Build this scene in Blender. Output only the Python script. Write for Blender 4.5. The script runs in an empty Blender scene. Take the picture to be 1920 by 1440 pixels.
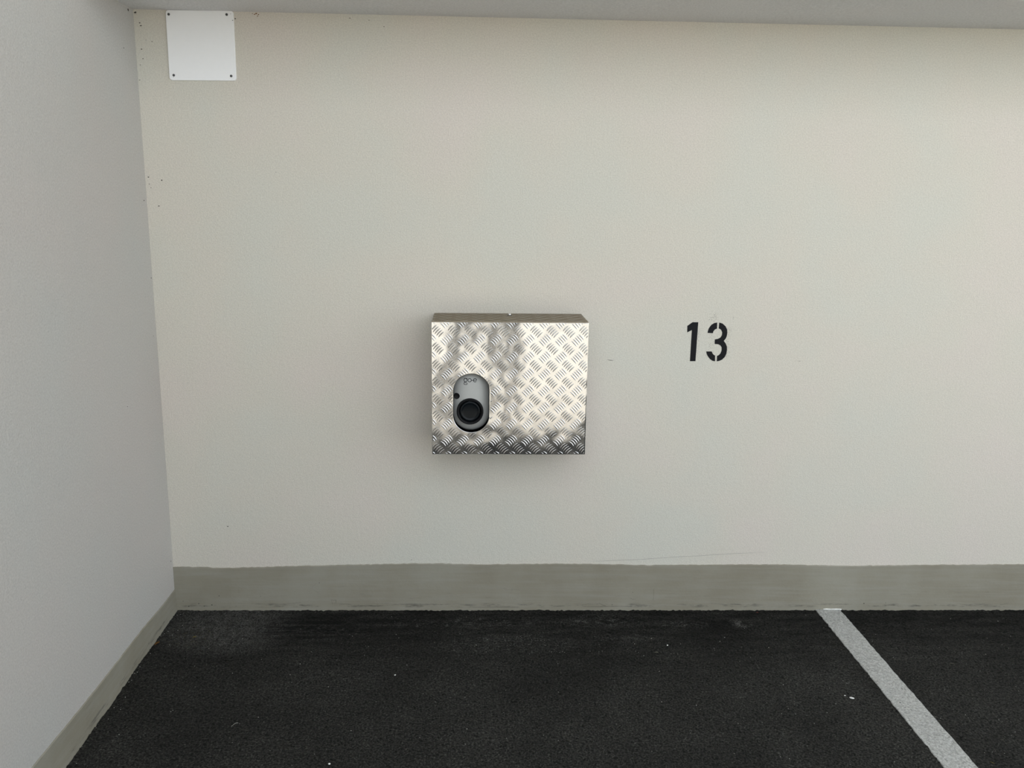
import bpy, bmesh, math, random
import numpy as np
from mathutils import Vector, Matrix

random.seed(7)
scn = bpy.context.scene
C = scn.collection

# ------------------------------------------------------------------ camera
cam_d = bpy.data.cameras.new('camera')
cam_d.sensor_width = 36.0
cam_d.lens = 1574.71 / 1920 * 36.0
cam_d.clip_start = 0.01
cam_d.clip_end = 300
cam = bpy.data.objects.new('camera', cam_d)
C.objects.link(cam)
r = Vector((0.99883332, -0.0428761, 0.02221793))
u = Vector((-0.01215891, 0.2219711, 0.97497743))
w = Vector((0.04673497, 0.97411009, -0.22119081))
m = Matrix((r, u, -w)).transposed().to_4x4()
m.translation = Vector((1.15072, -3.07051, 1.62281))
cam.matrix_world = m
scn.camera = cam

# ------------------------------------------------------------------ world, sun, exposure
world = bpy.data.worlds.new('sky')
scn.world = world
world.use_nodes = True
bg = world.node_tree.nodes['Background']
bg.inputs[0].default_value = (0.86, 0.93, 1.0, 1)      # bright hazy sky
bg.inputs[1].default_value = 2.0
sun_d = bpy.data.lights.new('sun', 'SUN')
sun_d.energy = 5.0
sun_d.angle = math.radians(1.0)
sun_d.color = (1.0, 0.94, 0.84)
sun = bpy.data.objects.new('sun', sun_d)
C.objects.link(sun)
sun.rotation_euler = Vector((-0.45, 0.06, -0.85)).to_track_quat('-Z', 'Y').to_euler()
sun.location = (6, -3, 9)

scn.view_settings.view_transform = 'Standard'
scn.view_settings.look = 'None'
scn.view_settings.gamma = 1
scn.view_settings.use_curve_mapping = False
scn.view_settings.exposure = 0.27


# ------------------------------------------------------------------ helpers
def tag(o, label=None, cat=None, group=None, kind=None):
    if label: o['label'] = label
    if cat: o['category'] = cat
    if group: o['group'] = group
    if kind: o['kind'] = kind
    return o


def link_mesh(name, verts, faces, mat, parent=None, smooth=False):
    me = bpy.data.meshes.new(name)
    me.from_pydata([tuple(v) for v in verts], [], faces)
    me.update()
    if smooth:
        me.polygons.foreach_set('use_smooth', [True] * len(me.polygons))
    if mat: me.materials.append(mat)
    o = bpy.data.objects.new(name, me)
    C.objects.link(o)
    if parent: o.parent = parent
    return o


def from_bm(name, bm, mat, parent=None, smooth=False):
    bmesh.ops.recalc_face_normals(bm, faces=bm.faces)
    me = bpy.data.meshes.new(name)
    bm.to_mesh(me); bm.free()
    if smooth:
        me.polygons.foreach_set('use_smooth', [True] * len(me.polygons))
    if mat: me.materials.append(mat)
    o = bpy.data.objects.new(name, me)
    C.objects.link(o)
    if parent: o.parent = parent
    return o


def empty(name, loc):
    o = bpy.data.objects.new(name, None)
    o.empty_display_size = 0.05
    o.location = loc
    C.objects.link(o)
    return o


def box_bm(bm, x0, x1, y0, y1, z0, z1):
    vs = [bm.verts.new((x, y, z)) for x in (x0, x1) for y in (y0, y1) for z in (z0, z1)]
    for f in ((0, 1, 3, 2), (4, 6, 7, 5), (0, 4, 5, 1), (2, 3, 7, 6), (0, 2, 6, 4), (1, 5, 7, 3)):
        bm.faces.new([vs[i] for i in f])


def prism(name, pts, y0, y1, mat, parent=None, origin=(0, 0, 0)):
    """closed xz outline (counter-clockwise or not) extruded from y0 to y1"""
    ox, oy, oz = origin
    bm = bmesh.new()
    a = [bm.verts.new((x - ox, y0 - oy, z - oz)) for x, z in pts]
    b = [bm.verts.new((x - ox, y1 - oy, z - oz)) for x, z in pts]
    bm.faces.new(a).normal_update(); bm.faces.new(b[::-1]).normal_update()
    n = len(pts)
    for i in range(n):
        bm.faces.new((a[i], b[i], b[(i + 1) % n], a[(i + 1) % n]))
    bmesh.ops.triangulate(bm, faces=[f for f in bm.faces if len(f.verts) > 4])
    return from_bm(name, bm, mat, parent)


class NT:
    """small wrapper for node building"""
    def __init__(s, name):
        s.m = bpy.data.materials.new(name); s.m.use_nodes = True
        s.t = s.m.node_tree; s.n = s.t.nodes; s.b = s.n['Principled BSDF']
        s.tc = s.n.new('ShaderNodeTexCoord')
    def put(s, sock, val):
        if isinstance(val, bpy.types.NodeSocket): s.t.links.new(val, sock)
        elif isinstance(val, (tuple, list)) and len(val) == 3 and sock.type == 'RGBA': sock.default_value = (*val, 1)
        else: sock.default_value = val
    def set(s, **k):
        for a, v in k.items(): s.put(s.b.inputs[a.replace('_', ' ')], v)
    def mapv(s, scale=(1, 1, 1), loc=(0, 0, 0), rot=(0, 0, 0)):
        q = s.n.new('ShaderNodeMapping'); q.inputs['Scale'].default_value = scale
        q.inputs['Location'].default_value = loc; q.inputs['Rotation'].default_value = rot
        s.t.links.new(s.tc.outputs['Object'], q.inputs[0]); return q.outputs[0]
    def noise(s, scale, detail=2, rough=.5, vec=None, out='Fac'):
        q = s.n.new('ShaderNodeTexNoise'); q.inputs['Scale'].default_value = scale
        q.inputs['Detail'].default_value = detail; q.inputs['Roughness'].default_value = rough
        s.t.links.new(vec or s.tc.outputs['Object'], q.inputs['Vector']); return q.outputs[out]
    def ramp(s, fac, stops):
        q = s.n.new('ShaderNodeValToRGB'); s.t.links.new(fac, q.inputs[0])
        e = q.color_ramp.elements
        while len(e) < len(stops): e.new(0.5)
        for i, (p, c) in enumerate(stops):
            e[i].position = p; e[i].color = (*c, 1) if len(c) == 3 else c
        return q.outputs[0]
    def rng(s, v, a, b, c=0., d=1.):
        q = s.n.new('ShaderNodeMapRange'); s.put(q.inputs[0], v)
        for i, k in enumerate((a, b, c, d)): q.inputs[i + 1].default_value = k
        return q.outputs[0]
    def math(s, op, a, b=0.):
        q = s.n.new('ShaderNodeMath'); q.operation = op; s.put(q.inputs[0], a); s.put(q.inputs[1], b); return q.outputs[0]
    def mix(s, fac, a, b, mode='MIX'):
        q = s.n.new('ShaderNodeMix'); q.data_type = 'RGBA'; q.blend_type = mode
        s.put(q.inputs['Factor'], fac); s.put(q.inputs[6], a); s.put(q.inputs[7], b); return q.outputs[2]
    def xyz(s):
        q = s.n.new('ShaderNodeSeparateXYZ'); s.t.links.new(s.tc.outputs['Object'], q.inputs[0]); return q.outputs
    def bump(s, h, strength, dist, prev=None):
        q = s.n.new('ShaderNodeBump'); q.inputs['Strength'].default_value = strength
        q.inputs['Distance'].default_value = dist; s.t.links.new(h, q.inputs['Height'])
        if prev: s.t.links.new(prev, q.inputs['Normal'])
        return q.outputs[0]
    def blob(s, x, y, rx, ry, axes=(0, 1)):
        """soft elliptical mask about a place on the surface"""
        p = s.xyz()
        a = s.math('DIVIDE', s.math('SUBTRACT', p[axes[0]], x), rx)
        b = s.math('DIVIDE', s.math('SUBTRACT', p[axes[1]], y), ry)
        d = s.math('ADD', s.math('MULTIPLY', a, a), s.math('MULTIPLY', b, b))
        return s.rng(d, 1.0, 0.15)


# ------------------------------------------------------------------ materials
def plaster(name, col, warm, cool, sc=230.0, amp=.0011):
    k = NT(name)
    blot = k.noise(1.7, 3, .55)
    tint = k.ramp(blot, [(.36, warm), (.5, col), (.64, cool)])
    fine = k.noise(sc, 2, .6)
    med = k.noise(60, 2, .5)
    fl = k.rng(fine, .3, .7, .90, 1.08)
    q = k.n.new('ShaderNodeVectorMath'); q.operation = 'SCALE'
    k.t.links.new(tint, q.inputs[0]); k.t.links.new(fl, q.inputs['Scale'])
    k.set(Base_Color=q.outputs[0], Roughness=.75)
    k.b.inputs['Specular IOR Level'].default_value = .3
    nb = k.bump(fine, .8, amp)
    nb = k.bump(med, .5, amp * 1.5, nb)
    k.set(Normal=nb)
    return k.m


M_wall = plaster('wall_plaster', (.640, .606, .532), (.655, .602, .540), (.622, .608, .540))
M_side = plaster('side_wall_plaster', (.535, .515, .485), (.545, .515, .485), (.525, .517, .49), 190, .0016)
M_ceil = plaster('ceiling_spray_plaster', (.70, .70, .705), (.705, .70, .70), (.69, .70, .71), 150, .0022)

k = NT('asphalt')
agg = k.noise(150, 4, .78)
agg2 = k.noise(62, 4, .7)
big = k.noise(2.3, 4, .6)
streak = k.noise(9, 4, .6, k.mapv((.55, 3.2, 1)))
base = k.ramp(agg, [(.36, (.003, .003, .0028)), (.5, (.024, .024, .0215)), (.60, (.054, .053, .048)), (.70, (.115, .112, .104))])
patch = k.rng(big, .35, .68, .72, 1.35)
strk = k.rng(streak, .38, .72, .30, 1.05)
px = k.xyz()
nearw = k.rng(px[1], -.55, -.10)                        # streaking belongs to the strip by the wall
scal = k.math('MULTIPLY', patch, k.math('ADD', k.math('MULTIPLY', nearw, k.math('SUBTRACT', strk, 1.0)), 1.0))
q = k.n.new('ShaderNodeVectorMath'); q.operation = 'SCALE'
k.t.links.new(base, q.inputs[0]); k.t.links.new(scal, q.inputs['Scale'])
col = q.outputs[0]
dustn = k.rng(k.noise(26, 5, .72), .40, .72)
# pale dust gathered in the corner, damp streaked patch beside it
dust = k.math('MULTIPLY', k.blob(.24, -.12, .30, .24), k.math('ADD', k.math('MULTIPLY', dustn, .6), .3))
col = k.mix(k.math('MULTIPLY', dust, .8), col, k.ramp(agg, [(.4, (.03, .03, .028)), (.62, (.22, .217, .205))]))
damp = k.math('MULTIPLY', k.blob(.58, -.14, .27, .13), k.rng(k.noise(6, 4, .6, k.mapv((.7, 6.5, 1))), .38, .52))
col = k.mix(k.math('MULTIPLY', damp, .9), col, (.004, .004, .004))
smear = k.rng(k.noise(38, 5, .75, k.mapv((.7, 1.6, 1))), .50, .66)
for (bx, by, rx, ry, a) in ((2.208, -.116, .060, .040, .95), (1.22, -.10, .26, .050, .55), (1.66, -.09, .15, .06, .7), (1.98, -.12, .12, .04, .6),
                            (1.30, -.26, .32, .08, .40), (1.72, -.22, .14, .04, .4), (.62, -.16, .22, .03, .3), (.95, -.12, .2, .03, .35),
                            (.72, -.47, .20, .05, .25), (2.28, -.55, .4, .2, .12)):
    mm = k.math('MULTIPLY', k.blob(bx, by, rx, ry), k.math('MULTIPLY', smear, k.rng(agg, .42, .58)))
    col = k.mix(k.math('MULTIPLY', mm, a), col, (.26, .26, .245))
moss = k.math('MULTIPLY', k.blob(.12, -.20, .12, .12), k.rng(k.noise(70, 3, .7), .55, .7))
col = k.mix(k.math('MULTIPLY', moss, .35), col, (.10, .085, .03))
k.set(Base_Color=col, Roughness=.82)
k.b.inputs['Specular IOR Level'].default_value = .16
nb = k.bump(agg2, 1.0, .010); nb = k.bump(agg, 1.0, .005, nb)
k.set(Normal=nb)
M_asph = k.m

k = NT('plinth_paint')
n1 = k.noise(3.2, 4, .6)
c = k.ramp(n1, [(.35, (.250, .230, .178)), (.5, (.275, .257, .203)), (.66, (.298, .284, .232))])
brush = k.noise(14, 4, .6, k.mapv((.25, .25, 4)))
c = k.mix(k.rng(brush, .45, .72, 0, .35), c, (.34, .33, .29))
p = k.xyz()
# dirt: scuffs in a thin band just above the asphalt, a few hairline scratches
band = k.math('MULTIPLY', k.rng(p[2], .010, .018), k.rng(p[2], .034, .024))
lumps = k.rng(k.noise(9, 6, .8, k.mapv((1, 1, 7))), .50, .62)
c = k.mix(k.math('MULTIPLY', k.math('MULTIPLY', band, lumps), .75), c, (.075, .070, .062))
mid = k.math('MULTIPLY', k.rng(p[2], .03, .06), k.rng(p[2], .13, .08))
scr = k.rng(k.noise(11, 6, .8, k.mapv((.8, .8, 12), (3, 0, 0))), .60, .66)
c = k.mix(k.math('MULTIPLY', k.math('MULTIPLY', mid, scr), .5), c, (.12, .115, .10))
k.set(Base_Color=c, Roughness=.7)
k.b.inputs['Specular IOR Level'].default_value = .3
k.set(Normal=k.bump(k.noise(120, 3, .6), .5, .0008, k.bump(brush, .4, .0015)))
M_plinth = k.m

k = NT('road_marking_paint')
f = k.noise(160, 3, .65)
c = k.ramp(f, [(.3, (.26, .265, .255)), (.52, (.47, .475, .46)), (.75, (.68, .69, .67))])
c = k.mix(k.rng(k.noise(420, 2, .7), .64, .74, 0, .55), c, (.06, .06, .06))
k.set(Base_Color=c, Roughness=.6, Normal=k.bump(k.noise(75, 4, .7), 1.0, .009, k.bump(f, .7, .0015)))
M_line = k.m

# aluminium tread plate: clean rolled metal with very slight waviness of the sheet
k = NT('tread_plate_aluminium')
wav = k.noise(7.0, 2, .5)
gr = k.noise(420, 2, .6)
k.set(Base_Color=k.ramp(k.noise(30, 3, .6), [(.35, (.57, .57, .575)), (.65, (.63, .63, .635))]), Metallic=1.0,
      Roughness=k.rng(gr, .3, .7, .09, .13), Normal=k.bump(gr, .05, .0002, k.bump(wav, .35, .010)))
M_alu = k.m

k = NT('dull_aluminium')
k.set(Base_Color=(.30, .265, .21), Metallic=1.0, Roughness=.38, Normal=k.bump(k.noise(60, 2, .5), .3, .001))
M_alud = k.m


def plain(name, col, rough=.5, metal=0., spec=.5, bumpa=0., var=.06):
    k = NT(name)
    f = k.noise(90, 2, .6)
    c0 = tuple(x * (1 - var) for x in col); c1 = tuple(min(1, x * (1 + var)) for x in col)
    k.set(Base_Color=k.ramp(f, [(.3, c0), (.7, c1)]), Roughness=rough, Metallic=metal)
    k.b.inputs['Specular IOR Level'].default_value = spec
    if bumpa: k.set(Normal=k.bump(k.noise(300, 2, .6), .5, bumpa))
    return k.m


M_white = plain('white_plastic_sheet', (.93, .935, .94), .5, 0, .35, 0, .006)
M_screw = plain('dark_screw_steel', (.09, .09, .09), .4, .8)
M_shiny = plain('polished_steel', (.85, .85, .85), .12, 1)
M_black = plain('stencil_black_paint', (.008, .008, .010), .7, 0, .2, .0004)
M_grey = plain('silver_grey_housing', (.46, .465, .45), .40, 0, .4, 0, .01)
M_blkpl = plain('black_plastic', (.004, .004, .005), .55, 0, .2)
M_lens = plain('black_gloss_lid', (.004, .006, .008), .25, 0, .18)
M_dark = plain('box_interior_shade', (.01, .01, .01), .9, 0, .1)  # near-black colour standing in for shade inside the box
M_chip = plain('bare_plaster_chip', (.07, .065, .055), .9, 0, .2)
M_rust = plain('rusty_brown_mark', (.19, .10, .035), .9, 0, .2)
M_scr = plain('pencil_grey_scratch', (.30, .28, .25), .9, 0, .2)
M_grit = plain('pale_grit', (.62, .61, .56), .7, 0, .3)
M_peb = plain('white_pebble', (.85, .85, .82), .6, 0, .3)
M_leaf = plain('dry_leaf', (.22, .11, .035), .8, 0, .2)
M_leaf2 = plain('yellow_leaf', (.20, .17, .06), .8, 0, .2)
M_flake = plain('grey_flake', (.17, .165, .13), .8, 0, .2)
M_pave = plain('sunlit_paving', (.51, .475, .41), .85, 0, .3)
M_roofe = plain('concrete', (.45, .45, .43), .9, 0, .2)

# ------------------------------------------------------------------ structure
X1 = 12.0        # right end of the bay
HC = 4.4        # underside of the unseen slab, raised to let sky onto the upper wall
YF = -3.45       # open front edge
YG = -3.02       # where the asphalt bay meets the pale paving outside
H0, HS = 2.1959, .00915   # ceiling height at the corner and its slight rise to the right


def struct(o, kind='structure'):
    o['kind'] = kind; return o


bm = bmesh.new(); box_bm(bm, -.25, X1, 0, .25, -.2, HC)
wall_back = struct(from_bm('wall_back', bm, M_wall))
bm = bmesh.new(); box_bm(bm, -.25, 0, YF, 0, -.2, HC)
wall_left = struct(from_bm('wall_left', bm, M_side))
hz = lambda x: H0 + HS * x
vs = [(-.2, -.43, hz(-.2)), (X1, -.43, hz(X1)), (X1, .1, hz(X1)), (-.2, .1, hz(-.2))]   # ceiling strip by the wall, cut short to let sky light in
vs += [(x, y, HC + .05) for x, y, z in vs]
BXF = [(0, 1, 2, 3), (4, 7, 6, 5), (0, 4, 5, 1), (1, 5, 6, 2), (2, 6, 7, 3), (3, 7, 4, 0)]
ceiling = struct(link_mesh('ceiling', vs, BXF, M_ceil))
bm = bmesh.new(); box_bm(bm, -.25, X1, YF, .25, HC, HC + .3)                           # unseen slab further out, raised to light the upper wall
struct(from_bm('ceiling', bm, M_ceil))


# floor: a fine uneven asphalt grid under the view, coarse slabs beyond
def hash_noise(x, y):
    v = 0
    for s, a, ph in ((41., .9, .3), (97., .8, 1.7), (173., .7, 4.1), (311., .6, 2.2)):
        v = v + a * np.sin(x * s + 1.3 * np.sin(y * s * .71 + ph)) * np.cos(y * s * .83 + 1.1 * np.sin(x * s * .37 - ph))
    return v


xs = np.arange(-.02, 3.90, .009); ys = np.arange(.012, -1.35, -.009)
XX, YY = np.meshgrid(xs, ys)
ZZ = hash_noise(XX, YY) * .0008 + np.random.RandomState(3).normal(0, .0013, XX.shape)
edge = np.minimum.reduce([(xs[-1] - XX) / .05, (YY - ys[-1]) / .05, np.ones_like(XX)])
ZZ *= np.clip(edge, 0, 1)
nv = XX.size; nx = len(xs); ny = len(ys)
V = np.stack([XX.ravel(), YY.ravel(), ZZ.ravel()], 1).tolist()
idx = np.arange(nv).reshape(ny, nx)
F = np.stack([idx[:-1, :-1].ravel(), idx[1:, :-1].ravel(), idx[1:, 1:].ravel(), idx[:-1, 1:].ravel()], 1).tolist()
b = len(V)
V += [(xs[-1], .012, 0), (X1, .012, 0), (X1, ys[-1], 0), (xs[-1], ys[-1], 0), (-.02, ys[-1], 0), (-.02, YG, 0), (X1, YG, 0)]
F += [(b, b + 3, b + 2, b + 1), (b + 4, b + 5, b + 6, b + 2)]
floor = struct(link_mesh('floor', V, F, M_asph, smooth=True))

# the yard outside the open front (the metal box mirrors it)
bm = bmesh.new(); box_bm(bm, -9, 20, -30, YG, -.3, -.004)
yard = struct(from_bm('ground', bm, M_pave))

# unseen wall added across the yard to block low sky
bm = bmesh.new(); box_bm(bm, -9, 9.0, -12.3, -12, -.2, 2.2)
struct(from_bm('wall_sky_blocker', bm, M_roofe))

# painted plinths with an uneven hand-cut top edge
top = [(0, .182), (.06, .1822), (.13, .1815), (.1526, .179), (.20, .1785), (.24, .1795), (.30, .1815), (.42, .185), (.6463, .1924), (.76, .1945),
       (.8537, .1974), (.95, .1985), (1.0414, .1989), (1.12, .196), (1.1671, .1947), (1.26, .196), (1.40, .198), (1.5255, .1989),
       (1.70, .197), (1.84, .194), (1.8666, .1915), (1.885, .1945), (2.1, .196), (2.4053, .1975), (2.60, .194), (2.7332, .1925), (2.745, .194), (2.9, .196),
       (3.0408, .1978), (3.3957, .2009), (3.9, .201), (X1, .20)]
rs = random.Random(5)
fine = []
for (x0, z0), (x1, z1) in zip(top[:-1], top[1:]):
    n = max(1, int(min(x1, 4) - x0) * 0 + int((min(x1, 4) - x0) / .012)) if x0 < 4 else 1
    for i in range(n):
        t = i / n
        fine.append((x0 + (x1 - x0) * t, z0 + (z1 - z0) * t + rs.uniform(-.0012, .0012)))
fine.append(top[-1])
bm = bmesh.new()
cols = []
for x, z in fine:
    cols.append([bm.verts.new(p) for p in ((x, -.0045, -.02), (x, -.0040, z - .002), (x, -.0025, z), (x, 0, z + .0005))])
for a, b_ in zip(cols[:-1], cols[1:]):
    for i in range(3): bm.faces.new((a[i], b_[i], b_[i + 1], a[i + 1]))
struct(from_bm('baseboard_back', bm, M_plinth))

topl = [(0, .0897), (-.08, .090), (-.1586, .0916), (-.24, .096), (-.3119, .1001), (-.45, .1015), (-.6203, .1031), (-.78, .106), (-.9033, .1102),
        (-1.0845, .1182), (-1.3, .122), (-1.8, .125), (YF, .125)]
fine = []
for (y0, z0), (y1, z1) in zip(topl[:-1], topl[1:]):
    n = max(1, int((y0 - y1) / .014))
    for i in range(n):
        t = i / n
        y = y0 + (y1 - y0) * t
        fine.append((y, z0 + (z1 - z0) * t + rs.uniform(-.0007, .0007), .004 + .0035 * math.sin(y * 13) * math.sin(y * 5.1 + 1)))
fine.append((YF, .125, .004))
bm = bmesh.new(); cols = []
for y, z, d in fine:
    cols.append([bm.verts.new(p) for p in ((.0045 + abs(d) * .8, y, -.02), (.0042, y, z * .5), (.0035, y, z - .002), (.002, y, z), (0, y, z + .0005))])
for a, b_ in zip(cols[:-1], cols[1:]):
    for i in range(4): bm.faces.new((a[i], a[i + 1], b_[i + 1], b_[i]))
struct(from_bm('baseboard_left', bm, M_plinth))


# chips, rust and the long scratch in the plaster
def chip(parent, mat, P, size, plane='y', name='chip'):
    bm = bmesh.new()
    n = 7; rr = random.Random(hash(P) % 1000)
    ring = []
    ang0 = rr.random() * 3
    for i in range(n):
        a = ang0 + 2 * math.pi * i / n; q = size * rr.uniform(.55, 1.1)
        s, t = q * math.cos(a) * 1.2, q * math.sin(a) * .8
        ring.append((s, t))
    def at(s, t, d):
        return (P[0] + s, -d, P[1] + t) if plane == 'y' else (d, P[0] + s, P[1] + t)
    lo = [bm.verts.new(at(s, t, -.0003)) for s, t in ring]
    hi = [bm.verts.new(at(s * .8, t * .8, .0006)) for s, t in ring]
    bm.faces.new(hi)
    for i in range(n): bm.faces.new((lo[i], lo[(i + 1) % n], hi[(i + 1) % n], hi[i]))
    return from_bm(name, bm, mat, parent)


for x, z, s in ((.2167, .3506, .0028), (.0558, 1.6406, .003), (.0108, 1.6504, .003), (.0405, 1.5527, .003), (.0218, 2.1452, .0032),
                (.0189, 2.1535, .0028), (.3362, 2.1765, .003), (.7845, 2.185, .002), (.8346, 2.1662, .002), (.0181, 2.0709, .003),
                (.0212, 2.0404, .0022), (.0054, 1.9714, .0022), (.0553, 2.0957, .002), (.0127, 1.6269, .0022), (.0173, 1.6143, .002),
                (.72, 2.1898, .002), (.4515, 1.6769, .0016), (2.1185, 1.1908, .0016), (2.119, 1.185, .0014), (.303, 2.199, .004), (.308, 2.1985, .003),
                (2.3876, 1.0283, .0016), (.035, 2.10, .0016), (.011, 2.02, .002), (.29, 2.196, .0022), (.92, .214, .002), (.006, 2.186, .005)):
    chip(wall_back, M_chip, (x, z), s)
for x, z, s in ((.4065, 2.2004 - .006, .004), (.4009, 2.1952 - .003, .003), (.414, 2.192, .0028), (.395, 2.194, .002), (.411, 2.1865, .0025)):
    chip(wall_back, M_rust, (x, z), s, name='rust_spot')
for y, z, s in ((-.0258, 1.5704, .0035), (-.1033, 2.0575, .003), (-.03, 1.0938, .002), (-.012, 1.30, .003), (-.02, .215, .003), (-.0425, 2.185, .006), (-.3, .9, .002)):
    chip(wall_left, M_chip, (y, z), s, 'x')


def ribbon(name, pts, wd, mat, parent, yoff=.0006):
    bm = bmesh.new(); prev = None
    for i, (x, z) in enumerate(pts):
        ww = wd * (.35 if i in (0, len(pts) - 1) else 1)
        a = bm.verts.new((x, 0.0002, z - ww)); m_ = bm.verts.new((x, -yoff, z)); c_ = bm.verts.new((x, .0002, z + ww))
        if prev:
            bm.faces.new((prev[0], a, m_, prev[1])); bm.faces.new((prev[1], m_, c_, prev[2]))
        prev = (a, m_, c_)
    return from_bm(name, bm, mat, parent)


ribbon('scratch', [(1.6312, .2083), (1.72, .2135), (1.8224, .2179), (1.9, .224), (1.9713, .2297), (2.05, .2335), (2.1208, .2392), (2.2, .244), (2.3353, .2513)], .0009, M_scr, wall_back)
ribbon('scratch', [(1.652, 1.0235), (1.660, 1.0222), (1.670, 1.0208), (1.678, 1.0212)], .0011, M_chip, wall_back)
ribbon('scratch', [(2.3755, 1.0288), (2.382, 1.0280), (2.390, 1.0282)], .0008, M_scr, wall_back)
# crack running across the painted plinth
ribbon('scratch', [(.36, .024), (.40, .026), (.44, .030), (.485, .034)], .0008, M_chip, wall_back, .0052)
ribbon('scratch', [(1.60, .018), (1.66, .0165), (1.74, .0175), (1.80, .016)], .0016, M_chip, wall_back, .0054)
ribbon('scratch', [(1.16, .014), (1.22, .0135), (1.30, .0145), (1.345, .013)], .0015, M_chip, wall_back, .0054)
ribbon('scratch', [(1.56, .044), (1.585, .041), (1.60, .039)], .0009, M_scr, wall_back, .0052)

for pts_, wd_, mt_ in (([(.548, .115), (.54, .108), (.532, .098), (.545, .085), (.56, .070)], .0009, M_scr), ([(.604, .045), (.607, .034), (.610, .026)], .0008, M_chip),
                       ([(.622, .046), (.623, .036), (.622, .026)], .0008, M_chip), ([(.604, .046), (.613, .044), (.622, .046)], .0006, M_chip),
                       ([(1.295, .073), (1.33, .079), (1.35, .081)], .0007, M_scr), ([(1.10, .067), (1.13, .071), (1.17, .075)], .0007, M_scr),
                       ([(1.885, .094), (1.886, .070), (1.884, .045)], .0009, M_scr), ([(.92, .055), (.94, .060), (.952, .062)], .0009, M_scr),
                       ([(2.30, .079), (2.315, .086), (2.325, .092)], .0010, M_scr), ([(1.79, .053), (1.80, .049), (1.815, .050)], .0011, M_chip),
                       ([(1.665, .033), (1.675, .027), (1.685, .022), (1.692, .021)], .0010, M_chip), ([(2.42, .020), (2.44, .021), (2.46, .019)], .0012, M_scr)):
    ribbon('scratch', pts_, wd_, mt_, wall_back, .0054)
for x, z, s in ((.56, .118, .002), (.17, .062, .0025), (.33, .061, .0018), (.09, .03, .003), (.11, .019, .003), (.14, .024, .003), (2.75, .030, .0028), (2.84, .033, .002),
                (1.80, .078, .0016), (.03, .040, .002), (.05, .018, .0035), (1.72, .024, .002)):
    o = chip(wall_back, M_chip, (x, z), s); o.location.y = -.0048

# ------------------------------------------------------------------ parking line
bm = bmesh.new()
LX0, LX1 = 2.5525, 2.6535
rows = []
n = 150
for i in range(n + 1):
    y = -.004 + (-3.3 + .004) * (i / n) ** 1.35
    j0 = rs.uniform(-.0016, .0016); j1 = rs.uniform(-.0016, .0016)
    row = [(LX0 + j0, .0005), (LX0 + j0 + .001, .0032), (LX0 + .033, .0040), (LX0 + .067, .0040), (LX1 + j1 - .001, .0032), (LX1 + j1, .0005)]
    rows.append([bm.verts.new((x - 2.603, y + 1.0, z + rs.uniform(-.0003, .0003))) for x, z in row])
for a, b_ in zip(rows[:-1], rows[1:]):
    for i in range(5): bm.faces.new((a[i], b_[i], b_[i + 1], a[i + 1]))
line = empty('parking_line', (2.603, -1.0, 0))
tag(line, 'long grey-white painted parking line on the black asphalt', 'marking')
from_bm('painted_strip', bm, M_line, line)
# paint dabbed up on the foot of the plinth
pts = [(2.586, .0035), (2.583, .0075), (2.597, .0105), (2.615, .0085), (2.64, .0095), (2.6585, .008), (2.661, .001), (2.62, -.001)]
dab = prism('paint_dab', [(x, z) for x, z in pts], -.0062, -.004, M_peb, line, origin=(2.603, -1.0, 0))
dab.scale = (1, 1, .75)
tag(dab, 'white dab of paint on the plinth foot')

# ------------------------------------------------------------------ stencilled number
num = empty('painted_number', (2.03, 0, 1.0965))
tag(num, 'black stencilled number 13 painted on the pale plaster wall', 'number')
O = (2.03, 0, 1.0965)
P1 = [(1.9658, 1.1701), (1.9875, 1.1705), (1.9875, 1.0225), (1.9665, 1.0222), (1.9655, 1.1407), (1.9485, 1.1314), (1.9473, 1.1559)]
PA = [(2.0589, 1.1703), (2.0485, 1.1683), (2.0381, 1.1618), (2.0299, 1.1499), (2.0262, 1.138), (2.0259, 1.1307), (2.046, 1.1301), (2.0472, 1.1374), (2.0522, 1.1439), (2.0601, 1.1476)]
PB = [(2.0669, 1.1704), (2.0796, 1.167), (2.0913, 1.1572), (2.0986, 1.1446), (2.1004, 1.1337), (2.0996, 1.1209), (2.0959, 1.1099), (2.0893, 1.1016), (2.0974, 1.0916), (2.1028, 1.0807), (2.1042, 1.0678), (2.1032, 1.0531), (2.0978, 1.0401), (2.0885, 1.0298), (2.0779, 1.0247), (2.0688, 1.0231), (2.0681, 1.0437), (2.0752, 1.0472), (2.0811, 1.0546), (2.0839, 1.0657), (2.083, 1.0767), (2.0779, 1.084), (2.0693, 1.0884), (2.0555, 1.0895), (2.0551, 1.1065), (2.0659, 1.1085), (2.0747, 1.1132), (2.0803, 1.1225), (2.0807, 1.1334), (2.077, 1.1415), (2.0721, 1.146), (2.0665, 1.1481)]
PC = [(2.062, 1.023), (2.0522, 1.0247), (2.0415, 1.0319), (2.0324, 1.0429), (2.0277, 1.052), (2.0256, 1.0603), (2.0467, 1.0606), (2.0496, 1.0542), (2.054, 1.0487), (2.0607, 1.0447)]
d1 = prism('digit', P1, -.0007, .0002, M_black, num, O)
bm = bmesh.new()
for P in (PA, PB, PC):
    a = [bm.verts.new((x - O[0], -.0007, z - O[2])) for x, z in P]
    b_ = [bm.verts.new((x - O[0], .0002, z - O[2])) for x, z in P]
    bm.faces.new(a).normal_update(); bm.faces.new(b_[::-1]).normal_update()
    for i in range(len(P)):
        bm.faces.new((a[i], b_[i], b_[(i + 1) % len(P)], a[(i + 1) % len(P)]))
bmesh.ops.triangulate(bm, faces=[f for f in bm.faces if len(f.verts) > 4])
from_bm('digit', bm, M_black, num)
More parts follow.
